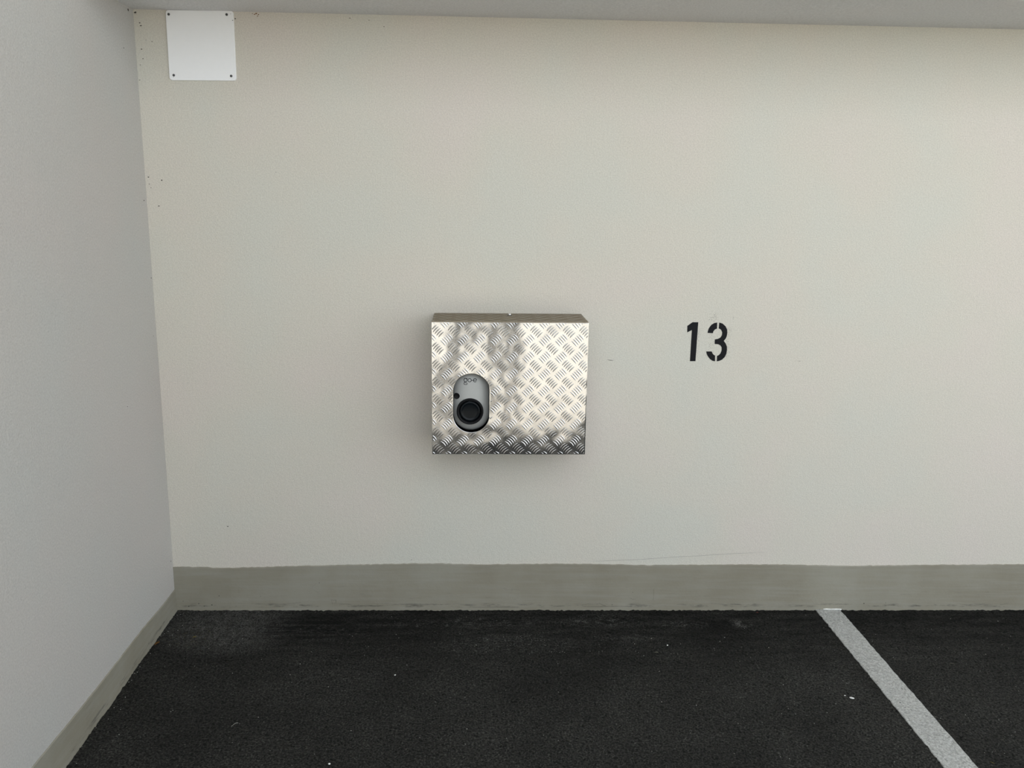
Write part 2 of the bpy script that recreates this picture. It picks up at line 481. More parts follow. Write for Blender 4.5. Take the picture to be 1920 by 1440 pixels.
# fine overspray dots round the 3
bm = bmesh.new()
rg = random.Random(21)
for i in range(300):
    if i < 130: x = rg.gauss(2.103, .007); z = rg.uniform(1.035, 1.155)
    elif i < 200: x = rg.gauss(2.044, .012); z = rg.gauss(1.188, .009)
    elif i < 260: x = rg.gauss(2.045, .014); z = rg.gauss(1.10, .022)
    else: x = rg.gauss(1.992, .004); z = rg.uniform(1.03, 1.16)
    s = rg.uniform(.0003, .0008)
    vs_ = [bm.verts.new((x - O[0] + s * math.cos(a), -.0005, z - O[2] + s * math.sin(a))) for a in (0, 1.26, 2.5, 3.8, 5.0)]
    bm.faces.new(vs_)
tag(from_bm('overspray', bm, M_black, num), kind='stuff')

# ------------------------------------------------------------------ white blanking plate
PO = Vector((.2198, 0, 2.0867))
plate = empty('cover_plate', PO)
tag(plate, 'square white plastic cover plate with four screws high in the corner of the wall', 'plate')
cn = [(.1082, 2.1962), (.3322, 2.2000), (.3317, 1.9769), (.1072, 1.9725)]   # corners
bm = bmesh.new()
out = []
rc = .010
for i in range(4):
    p0 = Vector(cn[i]); pa = Vector(cn[i - 1]); pb = Vector(cn[(i + 1) % 4])
    da = (pa - p0).normalized(); db = (pb - p0).normalized()
    ctr = p0 + da * rc + db * rc
    for j in range(6):
        t = j / 5 * math.pi / 2
        out.append(ctr - db * rc * math.cos(t) - da * rc * math.sin(t))
lv = []
for dy, s in ((0, 1), (-.0045, 1), (-.006, .990)):
    lv.append([bm.verts.new(((p.x - PO.x) * s, dy, (p.y - PO.z) * s)) for p in out])
for a, b_ in zip(lv[:-1], lv[1:]):
    for i in range(len(out)): bm.faces.new((a[i], a[(i + 1) % len(out)], b_[(i + 1) % len(out)], b_[i]))
bm.faces.new(lv[-1])
from_bm('plate_panel', bm, M_white, plate)


def screw_mesh(rad, h):
    bm = bmesh.new(); n = 14
    rings = [(rad, 0), (rad, h * .45), (rad * .8, h * .85), (rad * .5, h), (rad * .38, h), (rad * .30, h * .45)]
    prev = None
    for q, y in rings:
        rg_ = [bm.verts.new((q * math.cos(2 * math.pi * i / n), -y, q * math.sin(2 * math.pi * i / n))) for i in range(n)]
        if prev:
            for i in range(n): bm.faces.new((prev[i], prev[(i + 1) % n], rg_[(i + 1) % n], rg_[i]))
        prev = rg_
    bm.faces.new(prev)
    bmesh.ops.recalc_face_normals(bm, faces=bm.faces)
    me = bpy.data.meshes.new('screw'); bm.to_mesh(me); bm.free(); me.materials.append(M_screw)
    return me


sm = screw_mesh(.0042, .0022)
for x, z in ((.1186, 2.1824), (.3102, 2.1874), (.1226, 1.9893), (.3153, 1.9921)):
    o = bpy.data.objects.new('screw', sm); C.objects.link(o); o.parent = plate
    o.location = (x - PO.x, -.006, z - PO.z)
for x, z, s in ((.329, 2.170, .0018), (.121, 1.983, .0012), (.3235, 2.190, .0012)):
    o = chip(plate, M_chip, (x - PO.x, z - PO.z), s, name='speck'); o.location = (0, -.0061, 0)

# ------------------------------------------------------------------ tread plate box
D = .2115
BL, BR, TL, TR = (1.0100, .7140), (1.5545, .7185), (1.0068, 1.1888), (1.5488, 1.1938)


def fp(u_, v_):
    """front sheet: u,v in 0..1 to x,z"""
    x = (BL[0] * (1 - u_) + BR[0] * u_) * (1 - v_) + (TL[0] * (1 - u_) + TR[0] * u_) * v_
    z = (BL[1] * (1 - u_) + BR[1] * u_) * (1 - v_) + (TL[1] * (1 - u_) + TR[1] * u_) * v_
    return x, z


BO = Vector((1.28, 0, .954))
boxr = empty('metal_enclosure', BO)
tag(boxr, 'wall-mounted aluminium tread plate box with an oval opening in its front', 'box')
HCX, HCZ, HR, HH = 1.1468, .902, .0635, .106     # opening: centre, radius, half height


def in_hole(x, z, g=0.0):
    dz = max(0, abs(z - HCZ) - (HH - HR))
    return math.hypot(x - HCX, dz) < HR + g


def hole_pt(a, rad=HR, hh=HH):
    """point of the stadium outline in direction a (by parameter angle)"""
    cx, cz = HCX, HCZ
    s = hh - HR
    return (cx + rad * math.cos(a), cz + (s if math.sin(a) >= 0 else -s) + rad * math.sin(a))


# front sheet: rings between stadium and rectangle, slight roll on the side edges
N = 96
inner = []
for i in range(N):
    a = 2 * math.pi * (i + .5) / N
    inner.append(hole_pt(a))
W_ = [TL, TR, BR, BL]


def rect_hit(px_, pz_):
    dx, dz = px_ - HCX, pz_ - HCZ
    best = None
    for i in range(4):
        a, b_ = W_[i], W_[(i + 1) % 4]
        ex, ez = b_[0] - a[0], b_[1] - a[1]
        den = dx * ez - dz * ex
        if abs(den) < 1e-9: continue
        t = ((a[0] - HCX) * ez - (a[1] - HCZ) * ex) / den
        s = ((a[0] - HCX) * dz - (a[1] - HCZ) * dx) / den
        if t > 0 and -1e-6 <= s <= 1 + 1e-6 and (best is None or t < best[0]): best = (t, HCX + dx * t, HCZ + dz * t)
    return best[1], best[2]


outer = [rect_hit(*p) for p in inner]
for cnr in W_:                                # snap the nearest outline points onto the corners
    j = min(range(N), key=lambda i: (outer[i][0] - cnr[0]) ** 2 + (outer[i][1] - cnr[1]) ** 2)
    outer[j] = cnr
bm = bmesh.new()
T = .0025
rings = []
for y, t in ((-D + T, 0), (-D + .0004, 0), (-D, .008), (-D, .4), (-D, .99), (-D + .0012, 1.0), (-D + T, 1.0)):
    rings.append([bm.verts.new((a[0] + (b_[0] - a[0]) * t - BO.x, y, a[1] + (b_[1] - a[1]) * t - BO.z)) for a, b_ in zip(inner, outer)])
for a, b_ in zip(rings[:-1], rings[1:]):
    for i in range(N): bm.faces.new((a[i], a[(i + 1) % N], b_[(i + 1) % N], b_[i]))
for i in range(N): bm.faces.new((rings[-1][i], rings[-1][(i + 1) % N], rings[0][(i + 1) % N], rings[0][i]))
front = from_bm('front_panel', bm, M_alu, boxr)


# raised lens-shaped bars of the tread pattern
def bars(place, ext_u, ext_v, keep, pu, pv, u0, v0, name, parent, mat, hgt=.0011, L=.0305, Wd=.0046, gap=.0084):
    """place(u,v,h)->xyz; metres across the sheet; groups of five, alternating at 45 degrees"""
    verts, faces = [], []
    NL, NW = 10, 5
    nu0 = int((-u0) / pu) - 1; nu1 = int((ext_u - u0) / pu) + 1
    nv0 = int((-v0) / pv) - 1; nv1 = int((ext_v - v0) / pv) + 1
    for iu in range(nu0, nu1 + 1):
        for iv in range(nv0, nv1 + 1):
            for kind in (0, 1):
                cu = u0 + iu * pu + (pu * .52 if kind else 0); cv = v0 + iv * pv - (pv * .5 if kind else 0)
                al = math.radians(46) if kind == 0 else math.radians(-46)
                dx, dz = math.cos(al), math.sin(al); nxx, nzz = -dz, dx
                for q in range(-2, 3):
                    bu, bv = cu + nxx * q * gap, cv + nzz * q * gap
                    Lq = L * (1.0 if abs(q) < 2 else .93)
                    def mid(t):
                        sag = Lq * .07 * (1 - 4 * t * t)
                        sg = 1 if kind == 0 else 1
                        return bu + dx * t * Lq + nxx * sag * sg, bv + dz * t * Lq + nzz * sag * sg
                    ts = [i / 40 - .5 for i in range(41)]
                    ok = [t for t in ts if keep(*mid(t))]
                    if len(ok) < 8: continue
                    t0, t1 = min(ok), max(ok)
                    if (t1 - t0) * 40 + 1.5 < len(ok) or any(not keep(*mid(t)) for t in ts if t0 < t < t1): continue
                    base_ = len(verts)
                    for i in range(NL + 1):
                        t = t0 + (t1 - t0) * i / NL
                        mu, mv = mid(t)
                        prof = max(0.0, 1 - (2 * t) ** 2)
                        ww = Wd * .5 * (prof ** .75) + .00012
                        for j in range(NW):
                            c_ = -1 + 2 * j / (NW - 1)
                            hh = hgt * (1 - c_ * c_) * min(1, prof * 2.2)
                            verts.append(place(mu + nxx * c_ * ww, mv + nzz * c_ * ww, hh))
                    for i in range(NL):
                        for j in range(NW - 1):
                            a = base_ + i * NW + j
                            faces.append((a, a + NW, a + NW + 1, a + 1))
    o = link_mesh(name, verts, faces, mat, parent, smooth=True)
    o['kind'] = 'stuff'
    return o


WU, WV = .5425, .4750


def place_front(u_, v_, h):
    x, z = fp(u_ / WU, v_ / WV)
    return (x - BO.x, -D - h + .00005, z - BO.z)


def keep_front(u_, v_):
    if not (.0025 < u_ < WU - .0025 and .0025 < v_ < WV - .0025): return False
    x, z = fp(u_ / WU, v_ / WV)
    return not in_hole(x, z, .003)


bars(place_front, WU, WV, keep_front, .0567, .0603, .0215, .0205, 'tread_pattern', front, M_alu)

# the other sheets of the box
TBL, TBR = (1.0075, 1.1888), (1.5475, 1.1935)


def sheet(name, a, b_, c_, d_, mat, thick):
    """quad a,b,c,d (x,y,z) with thickness inward"""
    a, b_, c_, d_ = map(Vector, (a, b_, c_, d_))
    n_ = (b_ - a).cross(d_ - a).normalized() * thick
    bm = bmesh.new()
    f0 = [bm.verts.new(p - BO) for p in (a, b_, c_, d_)]
    f1 = [bm.verts.new(p - BO - n_) for p in (a, b_, c_, d_)]
    bm.faces.new(f0); bm.faces.new(f1[::-1])
    for i in range(4): bm.faces.new((f0[i], f1[i], f1[(i + 1) % 4], f0[(i + 1) % 4]))
    return from_bm(name, bm, mat, boxr)


yf = -D + T
tp = sheet('top_panel', (TL[0] + .001, -D + .0002, TL[1] + .0018), (TR[0] - .001, -D + .0002, TR[1] + .0018), (TR[0] - .001, 0, TR[1] + .0008), (TL[0] + .001, 0, TL[1] + .0008), M_alud, .0025)
sl = sheet('side_panel', (TL[0] + .0005, yf, TL[1] - .001), (TL[0] + .0005, 0, TL[1] - .001), (BL[0] + .0005, 0, BL[1] + .001), (BL[0] + .0005, yf, BL[1] + .001), M_alu, .0025)
sr = sheet('side_panel', (TR[0] - .0005, 0, TR[1] - .001), (TR[0] - .0005, yf, TR[1] - .001), (BR[0] - .0005, yf, BR[1] + .001), (BR[0] - .0005, 0, BR[1] + .001), M_alu, .0025)
bp = sheet('bottom_panel', (BL[0] + .001, 0, BL[1] + .001), (BR[0] - .001, 0, BR[1] + .001), (BR[0] - .001, yf, BR[1] + .001), (BL[0] + .001, yf, BL[1] + .001), M_alu, .0025)
kp = lambda eu, ev: (lambda a, b_: .002 < a < eu - .002 and .002 < b_ < ev - .002)
bars(lambda a, b_, h: (TL[0] + .001 + a - BO.x, -D + b_, TL[1] + .0016 - .001 * b_ / .21 + .0046 * a / .54 + h - BO.z), .539, .205, kp(.539, .205), .0567, .0603, .03, .02, 'tread_pattern', tp, M_alud, .0016)
for s_, cx0, cx1, sg in ((sl, TL[0], BL[0], -1), (sr, TR[0], BR[0], 1)):
    bars(lambda a, b_, h: (cx1 + (cx0 - cx1) * b_ / .474 - sg * .0005 + sg * h - BO.x, yf + a, (BL[1] if sg < 0 else BR[1]) + .001 + b_ - BO.z),
         .208, .472, kp(.208, .472), .0567, .0603, .02, .0205, 'tread_pattern', s_, M_alu, .0018)
bars(lambda a, b_, h: (BL[0] + .001 + a - BO.x, -b_, BL[1] + .001 + .0045 * a / .54 - h - BO.z), .542, .205, kp(.542, .205), .0567, .0603, .03, .02, 'tread_pattern', bp, M_alu, .0016)


def lathe(name, prof, mat, parent, loc, axis='y', n=48, smooth=True):
    """profile of (radius, depth towards the viewer, i.e. -y) or up (+z)"""
    bm = bmesh.new(); prev = None
    for q, h in prof:
        if axis == 'y': rg_ = [bm.verts.new((q * math.cos(2 * math.pi * i / n), -h, q * math.sin(2 * math.pi * i / n))) for i in range(n)]
        else: rg_ = [bm.verts.new((q * math.cos(2 * math.pi * i / n), q * math.sin(2 * math.pi * i / n), h)) for i in range(n)]
        if prev:
            for i in range(n): bm.faces.new((prev[i], prev[(i + 1) % n], rg_[(i + 1) % n], rg_[i]))
        prev = rg_
    bm.faces.new(prev)
    o = from_bm(name, bm, mat, parent, smooth)
    o.location = loc
    return o


# lock stud on the lid
lid_b = lathe('screw', [(.0085, 0), (.0085, .0012), (.0062, .0014), (.0062, .0016)], M_screw, boxr, (1.281 - BO.x, -.056, 1.1925 - BO.z), 'z', 20)
lathe('screw_head', [(.0048, 0), (.0050, .0035), (.0042, .0052), (.0025, .0060), (.001, .0062)], M_shiny, lid_b, (0, 0, .0014), 'z', 20)

# ------------------------------------------------------------------ charger inside the box
CX, CZ, CR, CHH = 1.1457, .9055, .0655, .1130
CY = -.166           # where the dome springs from
DOME = .024
CO = Vector((CX, -.10, CZ))
chg = empty('wall_charger', CO)
tag(chg, 'silver-grey electric car charger showing through the oval opening of the metal box', 'charger')


def cdepth(x, z):
    dz = max(0, abs(z - CZ) - (CHH - CR)); s = min(1, math.hypot(x - CX, dz) / CR)
    return DOME * (1 - s ** 2.6)


bm = bmesh.new(); N2 = 72; prev = None
seg = CHH - CR
for (s, y) in [(.96, CY + .006), (1, CY + .005), (.998, CY)] + [(1 - .09 * i, None) for i in range(1, 11)] + [(.03, None)]:
    rg_ = []
    for i in range(N2):
        a = 2 * math.pi * (i + .5) / N2
        x = CX + s * CR * math.cos(a); z = CZ + (seg if math.sin(a) > 0 else -seg) + s * CR * math.sin(a)
        yy = y if y is not None else CY - DOME * (1 - s ** 2.6)
        rg_.append(bm.verts.new((x - CO.x, yy - CO.y, z - CO.z)))
    if prev:
        for i in range(N2): bm.faces.new((prev[i], prev[(i + 1) % N2], rg_[(i + 1) % N2], rg_[i]))
    prev = rg_
bm.faces.new(prev)
from_bm('housing', bm, M_grey, chg, True)
bm = bmesh.new(); prev = None
for s, y in ((.97, -.02), (.975, CY + .0055), (.9, CY + .0055)):
    rg_ = []
    for i in range(N2):
        a = 2 * math.pi * (i + .5) / N2
        rg_.append(bm.verts.new((s * CR * math.cos(a), y - CO.y, (seg if math.sin(a) > 0 else -seg) + s * CR * math.sin(a))))
    if prev:
        for i in range(N2): bm.faces.new((prev[i], prev[(i + 1) % N2], rg_[(i + 1) % N2], rg_[i]))
    prev = rg_
bm.faces.new(prev)
from_bm('rear_shell', bm, M_blkpl, chg, True)
bm = bmesh.new(); box_bm(bm, 1.02 - BO.x, 1.53 - BO.x, -.004, -.001, .73 - BO.z, 1.17 - BO.z)  # black sheet added at the back to shade the charger gap
from_bm('shade_sheet_back', bm, M_dark, boxr)
bm = bmesh.new(); box_bm(bm, 1.02 - BO.x, 1.53 - BO.x, -.19, -.005, .72 - BO.z, .7225 - BO.z)  # black sheet added on the box floor, shade for the gap
from_bm('shade_sheet_floor', bm, M_dark, boxr)

PX, PZ = 1.1425, .8680
py = CY - DOME
lathe('socket_ring', [(.0462, -.030), (.0472, -.004), (.0474, .005), (.0464, .0080), (.0440, .0092), (.0415, .0084), (.0385, .0050), (.0372, .0015), (.0370, -.009)],
      M_blkpl, chg, (PX - CO.x, py - CO.y, PZ - CO.z))
lidc = lathe('socket_lid', [(.0368, -.009), (.0366, .0015), (.0345, .0040), (.0300, .0046), (.0285, .0032), (.024, .0026), (.012, .0022), (.002, .0020)],
             M_lens, chg, (PX - CO.x, py - CO.y, PZ - CO.z))
tag(lidc, 'glossy black socket lid')
bt = lathe('button', [(.0103, -.018), (.0103, .0010), (.0098, .0014), (.0085, .0014), (.0078, .0008), (.001, .0008)],
           M_blkpl, chg, (1.0953 - CO.x, CY - cdepth(1.1035, .921) + .0002 - CO.y, .921 - CO.z), n=28)
tag(bt, 'black round button')

# raised lettering, built from pen strokes
S = .0000455


def stroke(bm, pts, wd, closed=False):
    n_ = len(pts)
    L_, R_ = [], []
    for i, (x, z) in enumerate(pts):
        if closed: a, b_ = pts[i - 1], pts[(i + 1) % n_]
        else: a, b_ = pts[max(0, i - 1)], pts[min(n_ - 1, i + 1)]
        dx, dz = b_[0] - a[0], b_[1] - a[1]; l = math.hypot(dx, dz) or 1
        nx_, nz_ = -dz / l * wd / 2, dx / l * wd / 2
        for lst, s in ((L_, 1), (R_, -1)):
            X, Z = x + nx_ * s, z + nz_ * s
            y = CY - cdepth(X, Z) - .0006
            lst.append((bm.verts.new((X - CO.x, y - CO.y, Z - CO.z)), bm.verts.new((X - CO.x, y + .0012 - CO.y, Z - CO.z))))
    rngi = range(n_ if closed else n_ - 1)
    for i in rngi:
        j = (i + 1) % n_
        bm.faces.new((L_[i][0], L_[j][0], R_[j][0], R_[i][0]))
        bm.faces.new((L_[i][0], L_[i][1], L_[j][1], L_[j][0]))
        bm.faces.new((R_[i][0], R_[j][0], R_[j][1], R_[i][1]))


def LP(x, y):    # lettering sheet -> charger face
    return (1.1398 + (x - 845) * S, .9800 - (y - 590) * S)


def ell(cx, cy, rx, ry, a0=0, a1=360, n_=28):
    return [LP(cx + rx * math.cos(math.radians(a0 + (a1 - a0) * i / n_)), cy + ry * math.sin(math.radians(a0 + (a1 - a0) * i / n_))) for i in range(n_ + (0 if abs(a1 - a0) >= 360 else 1))]


wd = 44 * S
bm = bmesh.new()
stroke(bm, ell(525, 592, 122, 126), wd, True)
stroke(bm, [LP(600, 470), LP(662, 468)], 40 * S)
stroke(bm, [LP(640, 455), LP(648, 520), LP(650, 600)], 36 * S)
stroke(bm, [LP(480, 705), LP(445, 735), LP(440, 765), LP(460, 790)], 36 * S)
stroke(bm, [LP(x, y) for x, y in ((455, 795), (600, 795), (648, 820), (665, 868), (645, 915), (600, 932), (465, 932), (415, 910), (400, 868), (415, 820))], 38 * S, True)
stroke(bm, ell(845, 592, 128, 128), wd, True)
stroke(bm, [LP(975, 596), LP(1060, 596), LP(1130, 594)], 38 * S)
stroke(bm, ell(1258, 592, 124, 128, -2, -322, 30), wd)
stroke(bm, [LP(1125, 594), LP(1260, 594), LP(1392, 594)], 38 * S)
lg = from_bm('lettering', bm, M_blkpl, chg)
tag(lg, 'black raised lettering go-e')
# back plate that carries the charger on the wall
bm = bmesh.new(); box_bm(bm, -.05, .05, .08, .0995, -.085, .085)
bmesh.ops.bevel(bm, geom=list(bm.edges), offset=.004, segments=2, affect='EDGES')
from_bm('mounting_plate', bm, M_blkpl, chg)

# ------------------------------------------------------------------ grit and litter on the asphalt
rg = random.Random(11)
verts, faces = [], []


def pebble(x, y, s, zz=.0):
    b0 = len(verts)
    n_ = 6; an = rg.random() * 3; e = rg.uniform(.55, 1.0)
    for h, q in ((0, .8), (.35, 1.0), (.75, .65)):
        for i in range(n_):
            a = an + 2 * math.pi * i / n_
            verts.append((x + s * q * math.cos(a) * rg.uniform(.85, 1.1), y + s * q * e * math.sin(a), zz + h * s * .9))
    for l in range(2):
        for i in range(n_):
            faces.append((b0 + l * n_ + i, b0 + l * n_ + (i + 1) % n_, b0 + (l + 1) * n_ + (i + 1) % n_, b0 + (l + 1) * n_ + i))
    faces.append(tuple(b0 + 2 * n_ + i for i in range(n_)))


for i in range(520):
    x = rg.uniform(.05, 3.7); y = -.03 - 1.35 * rg.random() ** .8
    if LX0 - .004 < x < LX1 + .004: continue
    pebble(x, y, rg.choice((.0007, .0008, .0010, .0010, .0012, .0016)))
for i in range(110):   # denser strip in front of the box
    x = rg.gauss(1.35, .28); y = rg.gauss(-.27, .05)
    if y < -.03: pebble(x, y, rg.uniform(.0006, .0012))
for i in range(45):
    y = -rg.uniform(.02, 1.3); pebble(.012 + rg.random() ** 2 * .06, y, rg.uniform(.0009, .0018))
tag(link_mesh('grit', verts, faces, M_grit), 'fine pale grit scattered over the black asphalt floor', 'grit', kind='stuff')


def loose(name, label, cat, x, y, sx, sy, h, rot, mat, z=.001, seed=1):
    rr = random.Random(seed); bm = bmesh.new(); n_ = 11; prev = None
    ring = [rr.uniform(.85, 1.12) for _ in range(n_)]
    for hh, q in ((0, .75), (h * .4, 1.), (h * .8, .8), (h, .45)):
        rg_ = [bm.verts.new((sx * q * ring[i] * math.cos(2 * math.pi * i / n_), sy * q * ring[i] * math.sin(2 * math.pi * i / n_), hh)) for i in range(n_)]
        if prev:
            for i in range(n_): bm.faces.new((prev[i], prev[(i + 1) % n_], rg_[(i + 1) % n_], rg_[i]))
        else: bm.faces.new(rg_[::-1])
        prev = rg_
    bm.faces.new(prev)
    o = from_bm(name, bm, mat, None, True)
    o.location = (x, y, z); o.rotation_euler = (0, 0, rot)
    return tag(o, label, cat)


loose('pebble', 'white oblong pebble on the asphalt left of the parking line', 'pebble', 2.4302, -.6156, .0078, .0042, .004, -.4, M_peb, seed=2)
loose('pebble', 'tiny white pebble just behind the oblong one left of the parking line', 'pebble', 2.4135, -.600, .0028, .0022, .002, .2, M_peb, seed=3)
loose('pebble', 'white pebble at the near edge of the asphalt, left of centre', 'pebble', .7497, -.925, .0035, .0032, .003, .2, M_peb, seed=5)
loose('pebble', 'white pebble on the asphalt below the metal box', 'pebble', .8966, -.466, .0034, .0026, .0025, .5, M_peb, seed=6)
loose('pebble', 'small white pebble on the asphalt below the 13', 'pebble', 1.884, -.276, .003, .003, .0028, .5, M_peb, seed=9)


def leaf(name, label, cat, x, y, L, Wd, rot, mat, seed):
    rr = random.Random(seed); bm = bmesh.new(); rows_ = []
    for i in range(7):
        t = i / 6; ww = Wd * math.sin(math.pi * min(.97, max(.06, t))) ** .8 * rr.uniform(.8, 1.15)
        zc = .0006 + .0018 * math.sin(t * 3.0) * rr.uniform(.6, 1)
        rows_.append([bm.verts.new((L * (t - .5), s * ww * .5, zc + abs(s) * .0012)) for s in (-1, 0, 1)])
    for a, b_ in zip(rows_[:-1], rows_[1:]):
        for i in range(2): bm.faces.new((a[i], b_[i], b_[i + 1], a[i + 1]))
    bmesh.ops.solidify(bm, geom=list(bm.faces), thickness=.0004)
    o = from_bm(name, bm, mat, None, True)
    o.location = (x, y, .0015); o.rotation_euler = (0, 0, rot)
    return tag(o, label, cat)


leaf('leaf_fragment', 'reddish-brown dry leaf scrap against the left plinth near the corner', 'leaf', .0185, -.255, .026, .011, 1.2, M_leaf, 4)
leaf('leaf_fragment', 'yellow-brown leaf scrap on the asphalt in the corner', 'leaf', .1386, -.213, .014, .010, .4, M_leaf2, 5)
leaf('leaf_fragment', 'grey-green oval flake on the asphalt between the box and the parking line', 'leaf', 1.832, -.3286, .014, .008, -.3, M_flake, 6)
leaf('leaf_fragment', 'pale curled flake on the asphalt right of the parking line', 'leaf', 2.8914, -.4099, .016, .006, -.5, M_flake, 7)
leaf('leaf_fragment', 'small reddish scrap on the asphalt close to the plinth under the 13', 'leaf', 2.3042, -.0304, .010, .005, .1, plain('red_scrap', (.18, .05, .04), .8), 8)
leaf('leaf_fragment', 'brown leaf sliver on the asphalt right of the parking line at the near edge', 'leaf', 2.708, -.9481, .014, .004, -.8, M_leaf2, 9)

# pale thread lying in a curve
bm = bmesh.new(); prev = None
for i in range(9):
    t = i / 8
    x = .436 - .016 * t; y = -.728 - .018 * t + .006 * math.sin(t * math.pi); z = .0018
    rg_ = [bm.verts.new((x + .0005 * math.cos(a), y + .0005 * math.sin(a), z + .0005 * math.sin(a * 1.0 + 1))) for a in (0, 1.57, 3.14, 4.71)]
    if prev:
        for j in range(4): bm.faces.new((prev[j], prev[(j + 1) % 4], rg_[(j + 1) % 4], rg_[j]))
    prev = rg_
tag(from_bm('thread', bm, M_grit), 'short pale curved thread on the asphalt near the left plinth', 'thread')

# ------------------------------------------------------------------ the photographer, mirrored in the metal box
M_trous = plain('dark_blue_trousers', (.022, .026, .036), .85, 0, .2)
M_shirt = plain('grey_blue_shirt', (.13, .15, .18), .85, 0, .2)
M_skin = plain('skin', (.50, .31, .22), .5, 0, .35)
M_hair = plain('dark_hair', (.03, .02, .014), .6, 0, .3)
M_shoe = plain('dark_shoes', (.03, .03, .03), .6, 0, .3)
PB0 = Vector((1.27, -3.46, 0))


def with_skin(name, pts, edges, mat, parent, root=0, sub=2):
    bm = bmesh.new()
    lay = bm.verts.layers.skin.verify()
    vs_ = []
    for i, p in enumerate(pts):
        v = bm.verts.new(p[:3]); v[lay].radius = (p[3], p[4] if len(p) > 4 else p[3]); v[lay].use_root = (i == root); vs_.append(v)
    for a, b_ in edges: bm.edges.new((vs_[a], vs_[b_]))
    me = bpy.data.meshes.new(name); bm.to_mesh(me); bm.free()
    o = bpy.data.objects.new(name, me); C.objects.link(o)
    o.modifiers.new('Skin', 'SKIN').use_smooth_shade = True
    ss = o.modifiers.new('Subdivision', 'SUBSURF'); ss.levels = sub; ss.render_levels = sub
    bpy.context.view_layer.update()
    me2 = bpy.data.meshes.new_from_object(o.evaluated_get(bpy.context.evaluated_depsgraph_get()))
    o.modifiers.clear(); o.data = me2
    me2.materials.clear(); me2.materials.append(mat)
    me2.polygons.foreach_set('use_smooth', [True] * len(me2.polygons))
    o.parent = parent
    return o


per = empty('person', PB0)
tag(per, 'person in dark trousers mirrored as two dark leg stripes in the metal box', 'person')
# body: one continuous surface, pelvis as the root
B = [(0, 0, .93, .125, .095), (0, .005, 1.06, .12, .088), (0, .01, 1.22, .135, .095), (0, 0, 1.36, .125, .085), (-.01, -.005, 1.46, .052, .055), (-.015, .01, 1.54, .050, .055),
     (-.095, .0, .86, .088), (-.26, .03, .50, .062), (-.27, .0, .44, .060), (-.42, -.02, .09, .042), (-.43, .07, .045, .044, .036), (-.44, .15, .035, .036, .026),
     (.095, .0, .86, .088), (.12, .03, .50, .062), (.12, .0, .44, .060), (.13, -.02, .09, .042), (.135, .07, .045, .044, .036), (.145, .15, .035, .036, .026),
     (-.185, 0, 1.38, .058), (-.27, .06, 1.14, .044), (-.262, .10, 1.12, .042), (-.205, .30, 1.52, .026, .024),
     (.185, 0, 1.38, .058), (.10 + .12, .06, 1.14, .044), (.215, .10, 1.12, .042), (-.035, .30, 1.52, .026, .024)]
E_ = [(0, 1), (1, 2), (2, 3), (3, 4), (4, 5), (0, 6), (6, 7), (7, 8), (8, 9), (9, 10), (10, 11), (0, 12), (12, 13), (13, 14), (14, 15), (15, 16), (16, 17),
      (3, 18), (18, 19), (19, 20), (20, 21), (3, 22), (22, 23), (23, 24), (24, 25)]
with_skin('body', B, E_, M_skin, per)


def inflate(i, d=.012):
    p = B[i]; return p[:3] + tuple(q + d for q in p[3:])


tr = with_skin('trousers', [inflate(0, .02), (0, .004, 1.05, .150, .116)] + [inflate(i) for i in (6, 7, 8)] + [(-.42, -.018, .065, .062)] + [inflate(i) for i in (12, 13, 14)] + [(.13, -.018, .065, .062)],
               [(0, 1), (0, 2), (2, 3), (3, 4), (4, 5), (0, 6), (6, 7), (7, 8), (8, 9)], M_trous, per)
st = with_skin('shirt', [(0, 0, .90, .168, .132), (0, .005, 1.06, .150, .118), (0, .01, 1.22, .160, .118), (0, 0, 1.385, .130, .098)] + [inflate(18, .016), (-.235, .035, 1.24, .062)] + [inflate(22, .016), (.21, .035, 1.24, .062)],
               [(0, 1), (1, 2), (2, 3), (3, 4), (4, 5), (3, 6), (6, 7)], M_shirt, per)
for sx, ex in ((-.43, -.015), (.135, .008)):
    with_skin('shoe', [(sx, -.055, .050, .052, .050), (sx + ex * .3, .04, .052, .054, .052), (sx + ex, .14, .044, .052, .042), (sx + ex * 1.3, .22, .036, .040, .032)],
              [(0, 1), (1, 2), (2, 3)], M_shoe, per)
# head
bm = bmesh.new()
bmesh.ops.create_uvsphere(bm, u_segments=40, v_segments=28, radius=1)
for v in bm.verts:
    x, y, z = v.co
    sx, sy, sz = .077, .098, .118
    if z < 0: sx *= 1 - .30 * z * z; sy *= 1 - .12 * z * z
    X, Y, Z = x * sx, y * sy, z * sz
    if y > 0:
        Y += .020 * math.exp(-((X / .011) ** 2 + ((Z + .018) / .020) ** 2))            # nose
        Y += .006 * math.exp(-((X / .024) ** 2 + ((Z + .055) / .007) ** 2))            # lips
        Y += .007 * math.exp(-((X / .022) ** 2 + ((Z + .095) / .014) ** 2))            # chin
        Y += .006 * math.exp(-((Z - .022) / .010) ** 2) * math.exp(-(X / .05) ** 2)    # brow
        for e in (-.031, .031): Y -= .009 * math.exp(-(((X - e) / .013) ** 2 + ((Z - .002) / .009) ** 2))
    v.co = (X - .015, Y + .02, Z + 1.645)
head = from_bm('head', bm, M_skin, per, True)
for e in (-.031, .031):
    bm = bmesh.new(); bmesh.ops.create_uvsphere(bm, u_segments=16, v_segments=12, radius=.0115)
    o = from_bm('eye', bm, M_white, head, True); o.location = (e - .015, .100, 1.647)
    ir = lathe('iris', [(.0055, 0), (.0052, .0008), (.001, .0012)], M_hair, head, (e - .015, .1108, 1.647), n=16); ir.rotation_euler = (0, 0, math.pi)
